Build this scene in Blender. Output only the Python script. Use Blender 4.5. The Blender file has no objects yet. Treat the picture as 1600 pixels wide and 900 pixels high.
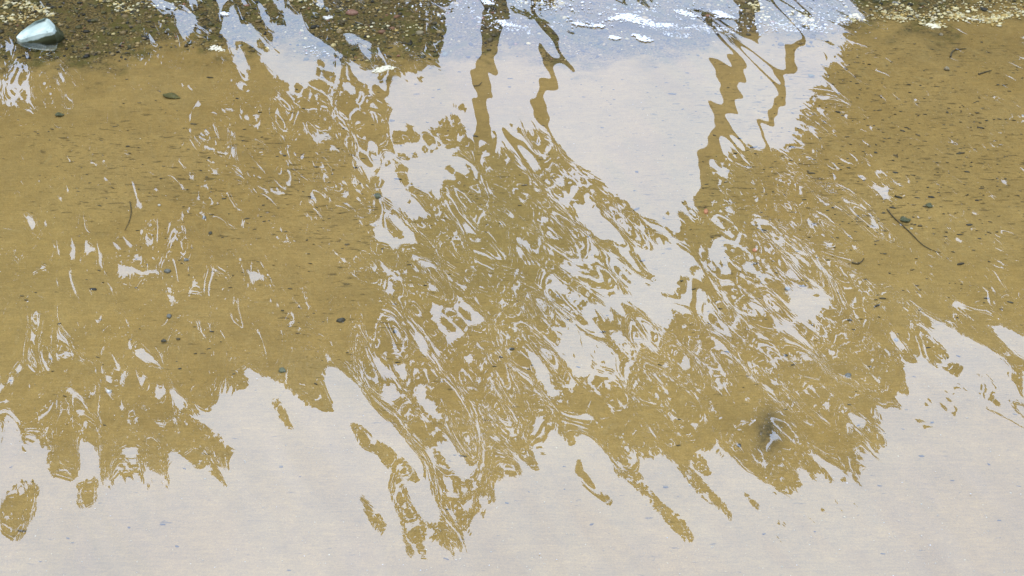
import bpy, math, random
import numpy as np
from mathutils import Vector, Matrix, noise

CLOUD=(5.6,6.9,9.2,1); CLOUD2=(5.95,6.9,9.35,1); EXPOSURE=1.7; F0=.18
SAND_A=(.258,.166,.047); SAND_B=(.282,.185,.056); SAND_Y=(.305,.21,.06); SAND_G=(.20,.146,.041)
LEAFSETS=[(560000,6.1,'edge'),(120000,13.,'solid')]; CTH=(.38,.62); GRAVEL_N=34000
GAPS=[(45,(0,560,130,560)),(16,(0,300,480,650)),(12,(1300,1620,60,480)),(130,(620,1380,220,740)),(50,(560,1000,560,800)),(20,(300,560,150,330))]
# ------------------------------------------------------------------ camera, sky, sun, exposure
F_PX=2568.; DEP=math.radians(31.); CAM_H=3.0; YT=15.0     # focal length in photo pixels, tilt, eye height, distance of the tree row
CD,SD=math.cos(DEP),math.sin(DEP)
sc=bpy.context.scene; col=sc.collection
cam_d=bpy.data.cameras.new('camera'); cam=bpy.data.objects.new('camera',cam_d); col.objects.link(cam)
cam.location=(0,0,CAM_H); cam.rotation_euler=(math.radians(90)-DEP,0,0)
cam_d.sensor_width=36; cam_d.lens=F_PX/1600*36; cam_d.clip_start=.05; cam_d.clip_end=5000
sc.camera=cam
SUN_EL,SUN_AZ=math.radians(62),math.radians(215)          # azimuth clockwise from +Y: behind the camera, to the left
world=bpy.data.worlds.new('World'); sc.world=world; world.use_nodes=True
nt=world.node_tree; nt.nodes.clear(); N=nt.nodes.new; L=nt.links.new
wo=N('ShaderNodeOutputWorld'); bg=N('ShaderNodeBackground'); skyt=N('ShaderNodeTexSky')
skyt.sky_type='NISHITA'; skyt.sun_disc=False; skyt.sun_elevation=SUN_EL; skyt.sun_rotation=SUN_AZ
skyt.air_density=1.0; skyt.dust_density=1.0; skyt.ozone_density=1.0
tc=N('ShaderNodeTexCoord'); cn=N('ShaderNodeTexNoise'); cn.inputs['Scale'].default_value=5.0; cn.inputs['Detail'].default_value=5; cn.inputs['Roughness'].default_value=.5
L(tc.outputs['Generated'],cn.inputs['Vector'])
cr=N('ShaderNodeMapRange'); cr.inputs['From Min'].default_value=.3; cr.inputs['From Max'].default_value=.7; cr.inputs['To Min'].default_value=.62; cr.inputs['To Max'].default_value=.9
L(cn.outputs['Fac'],cr.inputs['Value'])
sep=N('ShaderNodeSeparateXYZ'); L(tc.outputs['Generated'],sep.inputs[0])       # overcast sky: brighter overhead, (1+2 sin h)/3 everywhere
gr=N('ShaderNodeMapRange'); gr.inputs['From Min'].default_value=0; gr.inputs['From Max'].default_value=1; gr.inputs['To Min'].default_value=.36; gr.inputs['To Max'].default_value=1.08
L(sep.outputs['Z'],gr.inputs['Value'])
cc=N('ShaderNodeMix'); cc.data_type='RGBA'; cc.blend_type='MULTIPLY'; cc.inputs[0].default_value=1; cc.inputs[6].default_value=CLOUD
L(gr.outputs[0],cc.inputs[7])
cn2=N('ShaderNodeTexNoise'); cn2.inputs['Scale'].default_value=7.0; cn2.inputs['Detail'].default_value=2; L(tc.outputs['Generated'],cn2.inputs['Vector'])
ct=N('ShaderNodeMix'); ct.data_type='RGBA'; ct.inputs[6].default_value=CLOUD; ct.inputs[7].default_value=CLOUD2     # cloud deck, faintly pinker here and there
cm=N('ShaderNodeMapRange'); cm.inputs['From Min'].default_value=.35; cm.inputs['From Max'].default_value=.65; L(cn2.outputs['Fac'],cm.inputs['Value']); L(cm.outputs[0],ct.inputs[0]); L(ct.outputs[2],cc.inputs[6])
mx=N('ShaderNodeMix'); mx.data_type='RGBA'; L(cr.outputs[0],mx.inputs[0]); L(skyt.outputs[0],mx.inputs[6]); L(cc.outputs[2],mx.inputs[7])
bg.inputs['Strength'].default_value=.12
L(mx.outputs[2],bg.inputs['Color']); L(bg.outputs[0],wo.inputs[0])
sd_=bpy.data.lights.new('sun','SUN'); sd_.energy=.5; sd_.angle=math.radians(12); sd_.color=(1,.96,.9)
sun=bpy.data.objects.new('sun',sd_); col.objects.link(sun)
sv=Vector((math.sin(SUN_AZ)*math.cos(SUN_EL),math.cos(SUN_AZ)*math.cos(SUN_EL),math.sin(SUN_EL)))
sun.rotation_euler=sv.to_track_quat('Z','Y').to_euler()
sc.view_settings.view_transform='Standard'; sc.view_settings.look='None'; sc.view_settings.gamma=1; sc.view_settings.use_curve_mapping=False
sc.view_settings.exposure=EXPOSURE
sc.render.engine='CYCLES'; sc.cycles.transparent_max_bounces=16; sc.cycles.max_bounces=4; sc.cycles.diffuse_bounces=1; sc.cycles.glossy_bounces=2

# ------------------------------------------------------------------ ripples, and how much leaf each part of the tree row must carry
def ray(u,v):
    x=(u-800)/F_PX; z=(450-v)/F_PX
    return x, CD+z*SD, -SD+z*CD
def on_water(u,v,z0=0.):
    x,y,z=ray(u,v); t=(z0-CAM_H)/z
    return x*t,y*t
def in_poly(u,v,P):
    r=np.zeros(u.shape,bool); n=len(P)
    for i in range(n):
        x0,y0=P[i];x1,y1=P[(i+1)%n]
        if y0==y1: continue
        r^=((y0>v)!=(y1>v))&(u<(x1-x0)*(v-y0)/(y1-y0)+x0)
    return r
WAVE_TABLE=[(8.7632,5.5940,4.259e-04,1.444),
(9.9602,4.4487,4.059e-04,-2.667),
(16.8432,4.5681,1.231e-04,1.300),
(17.6198,-1.5990,4.949e-05,1.277),
(8.3418,6.8444,4.103e-04,-0.545),
(8.8149,1.7281,3.699e-04,1.352),
(14.3448,7.7838,1.066e-04,1.435),
(14.5457,6.8535,2.753e-04,-2.001),
(6.2618,8.0300,2.681e-04,0.743),
(9.5331,8.4758,1.479e-04,-0.889),
(13.3305,1.5589,3.299e-04,0.690),
(13.3936,4.8919,1.014e-04,2.909),
(14.2790,11.7927,1.618e-04,-2.935),
(12.9133,0.9041,2.743e-04,1.339),
(14.1576,4.6317,1.619e-04,-0.244),
(12.2031,6.3292,8.643e-05,1.402),
(11.9680,-0.0496,1.869e-04,-2.357),
(10.4477,1.0001,4.184e-04,1.621),
(11.0727,-0.3018,3.408e-04,2.234),
(8.7534,4.7141,4.453e-04,-3.048),
(18.6006,5.1854,6.893e-05,0.654),
(8.5040,6.6273,1.073e-04,-0.805),
(10.7661,5.1830,3.705e-04,2.835),
(7.5838,4.8464,4.919e-04,2.486),
(7.6594,3.2110,4.687e-04,-0.506),
(15.8418,11.2078,2.033e-04,2.772),
(8.4953,3.5102,2.158e-04,1.731),
(15.3644,2.5069,2.844e-04,-1.193),
(8.2654,7.3749,3.997e-04,1.553),
(7.6063,6.0938,3.438e-04,-0.420),
(4.7883,7.6630,4.900e-04,-0.859),
(7.6966,3.0889,5.232e-04,2.399),
(10.5872,2.8966,3.879e-04,2.401),
(8.9283,0.3577,9.009e-05,1.849),
(10.3304,-6.9389,1.898e-04,2.243),
(15.8088,1.2092,2.553e-04,1.876),
(14.4883,8.8098,2.610e-04,0.153),
(12.2254,2.3138,7.943e-05,-0.812),
(9.5835,-2.5540,3.088e-04,-0.790),
(10.8943,7.1084,1.144e-04,1.086),
(23.9273,4.1047,8.679e-05,0.496),
(34.1326,10.5796,5.579e-05,1.130),
(49.9049,13.4848,5.012e-05,1.625),
(22.4398,4.6448,1.229e-04,-0.244),
(24.5085,12.0238,1.258e-04,3.141),
(25.3291,6.2276,1.326e-04,-0.764),
(23.5524,10.9264,3.018e-05,-1.574),
(36.8939,29.1941,1.529e-05,-1.345),
(18.9131,16.2860,2.882e-05,0.570),
(45.0876,18.5603,6.028e-05,2.298),
(33.6367,22.1961,2.425e-05,1.042),
(41.4575,19.2732,5.030e-05,-0.718),
(23.0348,26.0550,2.074e-05,-3.046),
(33.9942,28.8512,1.764e-05,-0.373),
(36.0794,24.8011,3.463e-05,-2.856),
(30.0258,11.2132,1.179e-04,1.302),
(43.0625,15.2016,5.448e-05,0.603),
(30.6664,16.4637,2.879e-05,-2.693),
(26.9958,10.8231,1.335e-04,1.647),
(48.7113,17.2347,3.110e-05,-2.587),
(21.4619,12.3274,4.168e-05,-3.070),
(27.3309,4.0509,1.432e-04,0.441),
(27.6907,0.0569,1.016e-04,1.980),
(27.8340,5.3922,1.265e-04,3.019),
(22.8787,3.7905,1.690e-04,-0.744),
(43.1871,16.7962,5.901e-05,-2.478),
(47.6497,10.6056,8.105e-05,-0.169),
(26.2914,9.5641,9.580e-05,-0.409),
(51.5591,-0.1741,3.346e-05,-1.752),
(24.0643,19.0658,3.191e-05,0.115),
(27.6205,13.7817,8.759e-05,-1.928),
(23.3537,5.2161,1.654e-04,0.667),
(43.4541,20.8430,3.521e-05,-1.001),
(31.5388,22.6917,2.938e-05,1.641),
(23.4713,14.3453,9.059e-05,-1.132),
(36.3481,14.0533,8.574e-05,1.657),
(35.8009,19.7841,5.824e-05,-2.601),
(38.1757,23.7779,8.173e-05,-0.484),
(50.8707,7.8474,2.243e-05,-2.865),
(33.2489,3.6180,7.274e-05,1.546),
(47.7822,13.3008,6.934e-05,-1.724),
(29.5045,19.1681,2.045e-05,2.265),
(22.0210,17.4910,6.944e-05,-2.287),
(33.6473,14.7068,1.078e-04,3.004),
(24.3795,19.5885,7.014e-05,0.778),
(19.5451,12.7790,5.887e-05,-2.702),
(41.8850,16.3667,7.171e-05,2.745),
(29.4657,7.2862,1.039e-04,-0.227),
(28.6783,7.6939,4.587e-05,3.059),
(31.3134,13.3125,4.847e-05,3.077),
(31.0344,23.9709,5.156e-05,-1.432),
(38.9228,23.7853,6.695e-05,2.641),
(37.6804,5.0922,4.630e-05,-0.154),
(32.3868,4.8665,8.193e-05,2.166),
(19.6584,11.8774,1.509e-04,1.010),
(37.8492,17.0999,2.582e-05,-1.677),
(24.7649,5.1122,1.046e-04,2.800),
(23.3885,13.3112,9.970e-05,2.504),
(30.5259,23.2313,3.667e-05,0.654),
(27.5579,16.5510,9.423e-05,1.950),
(46.9973,20.2828,2.482e-05,0.325),
(18.2177,13.7113,7.499e-05,2.056),
(32.8269,10.5970,5.423e-05,-3.120),
(44.2708,12.3732,3.005e-05,-1.096),
(26.1529,5.5386,4.838e-05,-0.149),
(18.2596,17.1102,4.015e-05,1.075),
(19.5976,20.0728,2.564e-05,-1.033),
(21.1469,8.4295,1.738e-04,-1.020),
(36.2922,19.9145,6.166e-05,-0.235),
(29.1279,14.9788,6.549e-05,-2.167),
(30.3884,19.4106,2.747e-05,0.559),
(24.8440,17.6668,7.415e-05,-1.531),
(35.8391,20.4923,3.649e-05,1.849),
(27.3924,10.6289,9.658e-05,-2.808),
(33.7793,10.0036,2.861e-05,-1.922),
(37.1384,7.1825,3.187e-05,-2.528),
(28.7640,-3.3810,9.175e-05,-2.321),
(38.7712,15.0123,3.886e-05,-2.510),
(38.5462,8.9069,1.818e-05,2.243),
(20.7614,8.6275,3.200e-05,-1.250),
(35.1322,13.5336,1.020e-04,1.687),
(38.6114,7.4093,9.150e-05,-0.818),
(22.1492,6.6378,6.659e-05,-2.622),
(21.1269,10.6730,1.672e-04,0.507),
(21.9221,9.8002,1.648e-04,-0.357),
(47.0429,10.4025,5.523e-05,-2.504),
(25.7111,6.3550,1.494e-04,1.965),
(38.4968,20.9207,5.347e-05,1.806),
(27.4207,12.6959,8.951e-05,-0.372),
(22.8551,10.9610,4.051e-05,-2.257),
(26.0662,9.6980,5.581e-05,-1.545),
(42.9583,25.1954,2.405e-05,-3.016),
(29.0745,12.4946,1.154e-04,-1.822),
(29.0372,34.7629,1.588e-05,-1.432),
(24.8248,7.5898,1.524e-04,2.519),
(41.8462,10.7766,1.665e-05,0.351),
(33.4695,28.5282,2.977e-05,-0.434),
(36.0775,14.1423,4.546e-05,-1.088),
(31.9043,7.7155,5.731e-05,-0.696),
(21.7084,11.0517,1.086e-04,1.737),
(44.9287,-2.6447,6.061e-05,1.966),
(22.8680,11.7094,9.565e-05,1.852),
(33.8881,13.9649,1.080e-04,-2.918),
(20.4184,9.5796,1.411e-04,-0.810),
(29.7241,7.0301,1.274e-04,3.057),
(34.8177,25.9314,2.364e-05,0.469),
(30.6868,14.7281,5.992e-05,1.406),
(25.8983,10.4399,1.327e-04,-0.368),
(23.2381,11.4147,7.306e-05,0.247),
(34.3492,7.8986,9.938e-05,2.609),
(35.5564,13.4640,3.000e-05,-1.452),
(27.9272,2.7354,1.202e-04,-2.710),
(47.3149,8.3199,2.365e-05,1.599),
(26.0160,12.3384,6.628e-05,-1.124),
(34.3534,14.8838,7.289e-05,-1.720),
(25.0911,14.6610,2.476e-05,-1.116),
(47.0074,12.4259,5.924e-05,-0.678),
(39.5038,15.0667,7.105e-05,1.485),
(39.7021,10.2868,2.916e-05,0.605),
(36.6976,17.0372,5.198e-05,2.789),
(19.8362,11.7736,3.292e-05,2.357),
(21.0938,14.1402,1.146e-04,-2.528),
(42.8206,23.0960,3.147e-05,1.500),
(31.2453,7.3927,1.232e-04,-3.126),
(21.3141,9.6438,1.431e-04,3.097),
(25.8967,4.8458,1.191e-04,0.045),
(50.1914,0.7570,7.456e-05,2.703),
(25.5678,11.3326,5.599e-05,-1.184),
(24.8935,10.5169,1.100e-04,2.880),
(21.0803,12.2454,1.623e-04,1.446),
(69.8080,31.7221,4.949e-06,-2.019),
(58.8476,14.7310,2.871e-05,2.613),
(77.2537,45.4994,6.098e-06,2.867),
(72.1854,26.2000,6.819e-06,-2.742),
(53.9429,40.2376,5.650e-06,2.784),
(79.7110,22.3253,1.601e-05,0.950),
(73.5696,6.2046,2.700e-05,-2.044),
(54.7856,25.3994,8.457e-06,-2.276),
(71.7341,39.6877,1.305e-05,-1.134),
(74.4644,17.3195,1.602e-05,-2.209),
(93.0976,10.5946,4.050e-06,0.434),
(59.3165,35.7288,9.654e-06,-1.831),
(75.1031,51.8237,4.159e-06,-0.286),
(78.1591,46.5290,5.511e-06,0.161),
(63.5261,27.0839,1.479e-05,-1.153),
(66.7631,26.9944,1.241e-05,-2.467),
(47.9900,42.5439,5.917e-06,-0.947),
(73.6125,45.3202,5.384e-06,-0.323),
(93.6211,18.4856,3.977e-06,2.301),
(60.8640,9.8040,1.859e-05,0.240),
(54.3230,30.7501,1.417e-05,-0.927),
(67.7057,40.3446,1.542e-05,0.233),
(85.4617,22.4323,4.295e-06,1.769),
(66.9327,15.4143,1.764e-05,0.548),
(60.4955,40.1849,9.931e-06,2.261),
(69.8630,23.0734,8.278e-06,1.730),
(78.7179,49.2759,6.259e-06,-2.737),
(89.2427,13.8678,4.202e-06,-1.793),
(79.3806,14.3361,1.037e-05,-0.589),
(80.4382,2.2458,4.716e-06,-2.179),
(57.1960,22.7334,2.764e-05,0.696),
(86.7177,26.9093,2.298e-05,2.815),
(64.2488,2.2116,1.218e-05,0.457),
(82.0218,36.3562,4.230e-06,-2.645),
(68.9899,19.4207,2.912e-05,2.437),
(57.1440,20.1108,3.445e-05,-2.987),
(71.9123,57.7476,4.114e-06,0.072),
(51.1764,34.0425,1.561e-05,-2.198),
(58.8406,31.2027,5.698e-06,-1.861),
(63.0557,20.5822,1.781e-05,-1.551),
(73.8306,10.1194,1.845e-05,-2.058),
(90.2539,22.8015,1.091e-05,-0.293),
(58.6768,18.5441,1.682e-05,-0.544),
(48.3955,36.5475,6.937e-06,-0.228),
(90.0113,17.4241,1.030e-05,-2.064),
(70.2001,19.4788,5.209e-06,-2.318),
(79.5269,31.9673,4.427e-06,-2.598),
(56.3651,28.3302,1.046e-05,0.254),
(69.4170,48.5300,6.347e-06,-0.962),
(61.3223,47.7296,5.593e-06,-2.731),
(61.2243,22.5576,2.840e-05,0.383),
(57.7893,57.9110,4.638e-06,2.954),
(80.4961,46.5697,6.085e-06,-2.298),
(81.6980,18.2720,1.811e-05,2.955),
(80.1421,14.5827,2.559e-05,0.698),
(87.4331,26.7201,2.192e-05,0.418),
(58.5161,20.1268,3.373e-05,0.815),
(67.4671,41.2379,1.352e-05,-2.794),
(79.9146,17.2994,2.389e-05,0.080),
(65.9127,17.8614,2.035e-05,-2.828),
(80.0318,16.7390,2.514e-05,0.325),
(64.0850,30.1219,5.359e-06,1.545),
(66.2977,5.3173,1.549e-05,2.843),
(62.4543,34.0001,1.165e-05,0.061),
(91.3714,20.2676,9.202e-06,2.225),
(55.3193,19.4533,2.108e-05,1.989),
(51.9309,26.6226,1.489e-05,0.901),
(68.1819,32.5716,5.022e-06,-2.204),
(43.8536,63.2695,4.929e-06,-1.052),
(67.1195,13.1479,2.748e-05,-1.228),
(79.0164,-4.1283,1.330e-05,-0.538),
(81.6843,8.9802,4.618e-06,-0.509),
(70.6015,43.9018,1.147e-05,1.583),
(91.3239,14.7232,4.102e-06,-0.958),
(50.5688,34.4255,6.203e-06,-1.453),
(86.9029,30.5255,5.758e-06,-0.007),
(70.6406,42.1965,1.431e-05,-2.193),
(62.3221,3.9743,1.436e-05,3.097),
(53.3039,36.5154,8.442e-06,-2.925),
(49.5563,35.7477,1.551e-05,1.173)]   # kx, ky, amplitude (m), phase of each ripple train
WAVES=[tuple(np.array(WAVE_TABLE).T)]
def wave_h(X,Y):
    hh=np.zeros_like(X)
    for kx,ky,a,ph in WAVES:
        for i in range(len(a)): hh+=a[i]*np.cos(kx[i]*X+ky[i]*Y+ph[i])
    return hh
def wave_slope(X,Y):
    sx=np.zeros_like(X); sy=np.zeros_like(X)
    for kx,ky,a,ph in WAVES:
        for i in range(len(a)):
            s=-a[i]*np.sin(kx[i]*X+ky[i]*Y+ph[i]); sx+=kx[i]*s; sy+=ky[i]*s
    return sx,sy
def seen_in_water(uu,vv):
    X,Y=on_water(uu,vv); sx,sy=wave_slope(X,Y)
    dx,dy,dz=ray(uu,vv)
    nl=np.sqrt(1+sx*sx+sy*sy); nx,ny,nz=-sx/nl,-sy/nl,1/nl
    d=dx*nx+dy*ny+dz*nz
    rx,ry,rz=dx-2*d*nx,dy-2*d*ny,dz-2*d*nz
    t=(YT-Y)/ry; hx=X+rx*t; pz=-rz*t-CAM_H
    fw=YT*CD-pz*SD; up=YT*SD+pz*CD
    return 800+F_PX*hx/fw, 450-F_PX*up/fw
# ---- what the calm patches and the tree patches of the water look like ----
GC=3.; GU0,GV0=-360.,-360.; GNU,GNV=780,520
gv,gu=np.mgrid[0:GNV,0:GNU]; gu=gu*GC+GU0; gv=gv*GC+GV0
BASE=np.full(gu.shape,.985)      # leaf cover of the tree belt
def cover(P,val): BASE[in_poly(gu,gv,P)]=val
# leaf cover, large regions (image coordinates of the reflection)
cover([(620,170),(860,215),(1060,380),(1250,250),(1330,420),(1400,620),(1300,720),(850,720),(640,640),(560,300)],.80)
cover([(600,430),(720,400),(860,560),(860,720),(760,760),(650,720),(600,560)],.67)
cover([(850,240),(1060,400),(1200,360),(1290,470),(1230,560),(1000,620),(860,560),(820,400)],.52)
cover([(640,320),(820,300),(850,430),(840,560),(760,600),(660,520)],.88)
cover([(900,600),(1300,580),(1380,640),(1300,720),(1000,720)],.82)
cover([(700,230),(820,220),(830,330),(720,360)],.88)
cover([(440,90),(620,120),(640,260),(560,270),(470,200)],.62)
cover([(320,90),(440,110),(470,260),(340,240)],.88)
cover([(1180,230),(1300,110),(1330,140),(1260,260)],.7)
cover([(-400,650),(300,650),(300,800),(-400,860)],.85)
cover([(205,-60),(315,-60),(315,70),(240,70)],.5)
cover([(-60,95),(65,100),(62,150),(0,170),(-60,150)],.4)
# (kind, weight, polygon): 0 = sky mirrored, 1 = trees mirrored
TR=[
(0,1,[(320,-10),(378,-10),(393,30),(397,45),(385,85),(390,100),(375,115),(360,95),(347,75),(345,35),(335,10)]),
(0,1,[(408,-10),(440,10),(475,25),(490,0),(500,-10),(515,-10),(517,50),(505,62),(560,100),(590,118),(640,118),(672,100),(690,90),(700,-10),(1325,-10),(1330,40),(1310,60),(1318,90),(1285,120),(1255,180),(1240,210),(1215,232),(1180,235),(1150,240),(1110,240),(1100,250),(1097,300),(1085,320),(1060,310),(1070,390),(1060,410),(1035,370),(1010,330),(960,300),(900,250),(860,215),(840,200),(820,205),(800,185),(760,215),(745,200),(735,222),(715,200),(700,190),(680,190),(660,210),(630,220),(610,200),(600,160),(560,125),(500,95),(505,125),(480,125),(440,130),(425,110),(415,80),(430,72),(420,40),(408,30)]),
(1,1,[(515,-10),(665,-10),(670,20),(700,45),(685,55),(665,30),(690,75),(697,88),(680,85),(672,98),(640,115),(620,110),(590,108),(540,92),(505,60),(515,40)]),
(0,1,[(535,50),(550,52),(590,72),(622,98),(605,98),(565,82),(540,65)]),
(0,1,[(618,65),(630,67),(650,82),(640,83)]),
(1,1,[(400,25),(415,35),(425,55),(431,72),(420,73),(412,52),(400,47)]),
(1,1,[(430,-10),(500,-10),(515,25),(508,60),(495,62),(482,50),(480,30),(455,20)]),
(0,1,[(485,-10),(510,-10),(514,20),(495,10)]),
(1,1,[(400,-10),(430,-10),(448,40),(440,45),(415,20)]),
(0,1,[(573,228),(590,235),(615,262),(620,290),(640,300),(652,322),(612,322),(600,285),(585,255)]),
(0,1,[(620,222),(650,240),(650,222),(700,225),(715,250),(730,285),(712,268),(700,255),(690,290),(680,305),(660,300),(640,280),(632,250)]),
(0,1,[(612,320),(665,315),(670,335),(650,350),(630,345)]),
(0,1,[(618,335),(645,365),(652,390),(647,415),(641,412),(643,382),(616,350)]),
(0,1,[(575,350),(602,360),(632,380),(633,396),(600,382)]),
(0,1,[(580,405),(600,415),(632,440),(615,439),(590,421)]),
(0,1,[(820,245),(832,247),(852,264),(838,262)]),
(0,1,[(803,368),(815,370),(846,396),(835,400),(812,390)]),
(0,1,[(900,330),(955,345),(965,370),(945,375),(920,360)]),
(0,1,[(995,390),(1050,385),(1075,400),(1060,430),(1040,440),(1000,415)]),
(1,1,[(1060,330),(1075,340),(1105,370),(1108,420),(1085,410),(1070,390)]),
(0,1,[(1100,245),(1112,245),(1150,270),(1140,275),(1105,260)]),
(0,1,[(860,510),(880,523),(920,550),(926,582),(895,592),(885,560)]),
(0,1,[(823,543),(840,550),(842,575),(870,610),(855,612),(832,585)]),
(0,1,[(985,520),(1015,535),(1012,548),(990,540)]),
(0,1,[(918,470),(950,478),(962,500),(940,500)]),
(0,1,[(1000,450),(1040,452),(1038,500),(1020,510),(1005,480)]),
(0,1,[(1235,468),(1250,460),(1270,475),(1290,450),(1295,468),(1275,492),(1262,504),(1248,486)]),
(0,1,[(1213,498),(1225,500),(1248,525),(1238,526)]),
(0,1,[(1325,648),(1338,650),(1353,668),(1335,670)]),
(0,1,[(1388,518),(1400,520),(1418,548),(1405,546)]),
(0,1,[(1100,300),(1112,300),(1128,350),(1115,352)]),
(0,1,[(1108,365),(1125,370),(1135,400),(1120,402)]),
(1,.6,[(640,560),(720,560),(800,640),(700,640)]),
(0,1,[(672,480),(690,478),(700,484),(690,488),(682,500),(700,515),(703,524),(690,518),(672,495)]),
(0,1,[(706,455),(716,458),(745,490),(770,512),(748,500),(722,480)]),
(0,1,[(600,500),(612,505),(640,528),(626,526)]),
(0,1,[(650,530),(660,528),(668,545),(655,548)]),
(0,1,[(735,330),(750,328),(770,338),(782,362),(772,352),(758,340),(742,350),(728,366),(722,358)]),
(0,1,[(660,430),(675,437),(684,455),(670,450)]),
(0,1,[(1085,560),(1100,565),(1140,610),(1128,608)]),
(0,1,[(1165,560),(1180,575),(1205,605),(1215,632),(1195,612)]),
(1,1,[(640,213),(658,208),(702,262),(690,264)]),
(1,1,[(700,178),(714,178),(737,222),(722,216)]),
(1,1,[(598,172),(642,212),(632,222),(596,190)]),
(1,1,[(556,124),(602,148),(592,160),(552,140)]),
(1,1,[(650,120),(668,128),(672,150),(655,140)]),
# left lower rings and lobes
(0,1,[(108,607),(120,607),(140,640),(136,652),(124,652),(112,632)]),
(1,1,[(117,620),(125,622),(132,640),(127,645),(120,637)]),
(0,1,[(232,598),(245,608),(270,610),(278,604),(289,640),(278,640),(270,620),(245,618)]),
(0,1,[(-40,668),(0,668),(15,640),(32,656),(22,670),(30,725),(45,690),(62,685),(68,710),(80,740),(83,757),(60,766),(55,750),(30,750),(15,757),(0,795),(-40,800)]),
(0,1,[(120,688),(141,688),(144,748),(127,750),(124,720)]),
(0,1,[(198,700),(210,697),(238,740),(230,752),(215,745)]),
(1,1,[(209,712),(216,712),(228,735),(222,742)]),
# bottom sky
(0,1,[(-60,860),(0,850),(17,848),(36,842),(62,792),(62,770),(84,760),(66,787),(82,782),(92,747),(116,752),(122,762),(116,792),(130,803),(147,786),(147,762),(164,758),(166,770),(178,792),(172,760),(180,745),(196,746),(225,772),(237,766),(240,735),(262,752),(274,750),(262,705),(285,708),(303,732),(325,737),(357,764),(340,728),(368,739),(356,710),(378,717),(360,698),(335,672),(296,650),(330,640),(345,620),(365,612),(388,612),(390,578),(402,580),(440,605),(480,632),(525,652),(513,612),(505,572),(525,573),(545,590),(575,625),(600,655),(622,680),(640,692),(660,722),(672,745),(667,762),(683,790),(690,802),(681,815),(677,842),(690,860),(700,858),(708,872),(727,852),(722,832),(744,840),(732,822),(742,800),(767,814),(757,800),(745,778),(762,772),(800,830),(776,790),(772,760),(792,750),(830,737),(852,792),(835,735),(852,726),(846,690),(870,680),(893,700),(910,676),(935,697),(950,717),(960,737),(985,757),(1015,782),(1040,817),(1070,845),(1088,845),(1076,820),(1040,788),(1022,770),(1000,750),(1012,752),(990,720),(970,695),(978,695),(1005,715),(1028,722),(1030,708),(1050,722),(1070,747),(1100,782),(1140,814),(1160,819),(1150,805),(1120,773),(1100,753),(1090,740),(1110,745),(1112,740),(1090,700),(1130,715),(1140,742),(1150,740),(1130,700),(1160,730),(1200,758),(1225,777),(1236,766),(1252,756),(1249,732),(1290,747),(1302,772),(1322,789),(1305,752),(1345,755),(1360,767),(1346,735),(1358,732),(1347,700),(1355,688),(1370,712),(1376,700),(1390,712),(1412,727),(1390,695),(1372,672),(1382,660),(1372,642),(1408,634),(1395,612),(1422,622),(1412,572),(1450,562),(1485,585),(1502,587),(1480,545),(1460,530),(1445,510),(1453,493),(1480,508),(1510,525),(1540,550),(1555,565),(1600,580),(1700,620),(1960,700),(1960,1200),(-360,1200),(-360,860)]),
(1,1,[(425,630),(440,630),(460,660),(462,672),(450,668),(430,645)]),
(1,1,[(545,655),(575,674),(590,695),(615,695),(622,705),(650,740),(656,753),(620,746),(612,751),(608,735),(590,711),(568,701),(550,680)]),
(1,1,[(605,752),(625,752),(640,775),(652,800),(662,815),(676,822),(665,830),(660,850),(673,896),(655,865),(641,846),(646,882),(632,850),(627,825),(624,805),(607,777)]),
(1,1,[(559,775),(566,773),(590,800),(604,820),(597,835),(584,826),(569,800)]),
(1,1,[(895,715),(901,711),(916,740),(946,770),(963,783),(952,791),(924,771),(904,745)]),
(1,1,[(1144,760),(1165,767),(1181,785),(1201,811),(1185,801),(1164,776)]),
(1,1,[(1269,782),(1286,789),(1304,816),(1285,801)]),
(1,1,[(1209,804),(1220,806),(1228,821),(1216,818)]),
(1,1,[(1411,637),(1430,644),(1459,676),(1445,673)]),
(0,1,[(1210,711),(1225,712),(1237,728),(1222,727)]),
(0,1,[(1252,708),(1270,707),(1300,724),(1340,744),(1300,739),(1262,716)]),
(0,1,[(595,604),(605,603),(625,618),(632,638),(618,634),(602,618)]),
(0,1,[(583,558),(595,562),(610,588),(600,590),(590,575)]),
(0,1,[(680,695),(700,692),(725,712),(735,745),(728,760),(705,725)]),
(0,1,[(690,745),(705,745),(712,780),(700,782)]),
(0,1,[(640,600),(655,605),(690,650),(680,655)]),
(0,1,[(1483,466),(1510,479),(1521,492),(1500,490),(1487,479)]),
(0,1,[(1548,504),(1575,514),(1600,527),(1640,560),(1600,552),(1575,541),(1560,526)]),
# left side small mirrored sky flecks
(0,1,[(350,225),(368,228),(374,244),(362,247)]),
(0,1,[(176,412),(190,408),(205,424),(245,420),(235,428),(195,428)]),
(0,1,[(110,375),(135,372),(142,390),(128,385),(128,415),(120,400),(112,405)]),
(0,1,[(36,335),(48,340),(68,362),(55,358)]),
(0,1,[(388,425),(400,420),(405,445),(392,447)]),
(0,1,[(1363,282),(1370,290),(1390,296),(1372,306)]),
(.30,.8,[(1450,570),(1540,560),(1600,585),(1660,620),(1660,720),(1600,740),(1540,720),(1470,670)]),
(.24,.8,[(1400,680),(1430,690),(1500,780),(1480,785),(1430,730)]),
(.22,.8,[(75,770),(110,765),(135,820),(130,870),(105,850),(80,810)]),
(.2,.8,[(190,760),(235,785),(240,830),(215,810)]),
]
TRUNKS=[((318,-170),(395,215),22),((775,-170),(757,230),21),((868,-170),(850,215),14),((1172,-170),(1085,420),22),((1268,-170),(1195,290),14)]
def smooth(a,sig):
    F=np.fft.rfft2(a); fy=np.fft.fftfreq(GNV)[:,None]; fx=np.fft.rfftfreq(GNU)[None]
    return np.fft.irfft2(F*np.exp(-2*(np.pi*sig)**2*(fx*fx+fy*fy)),s=a.shape)
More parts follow.
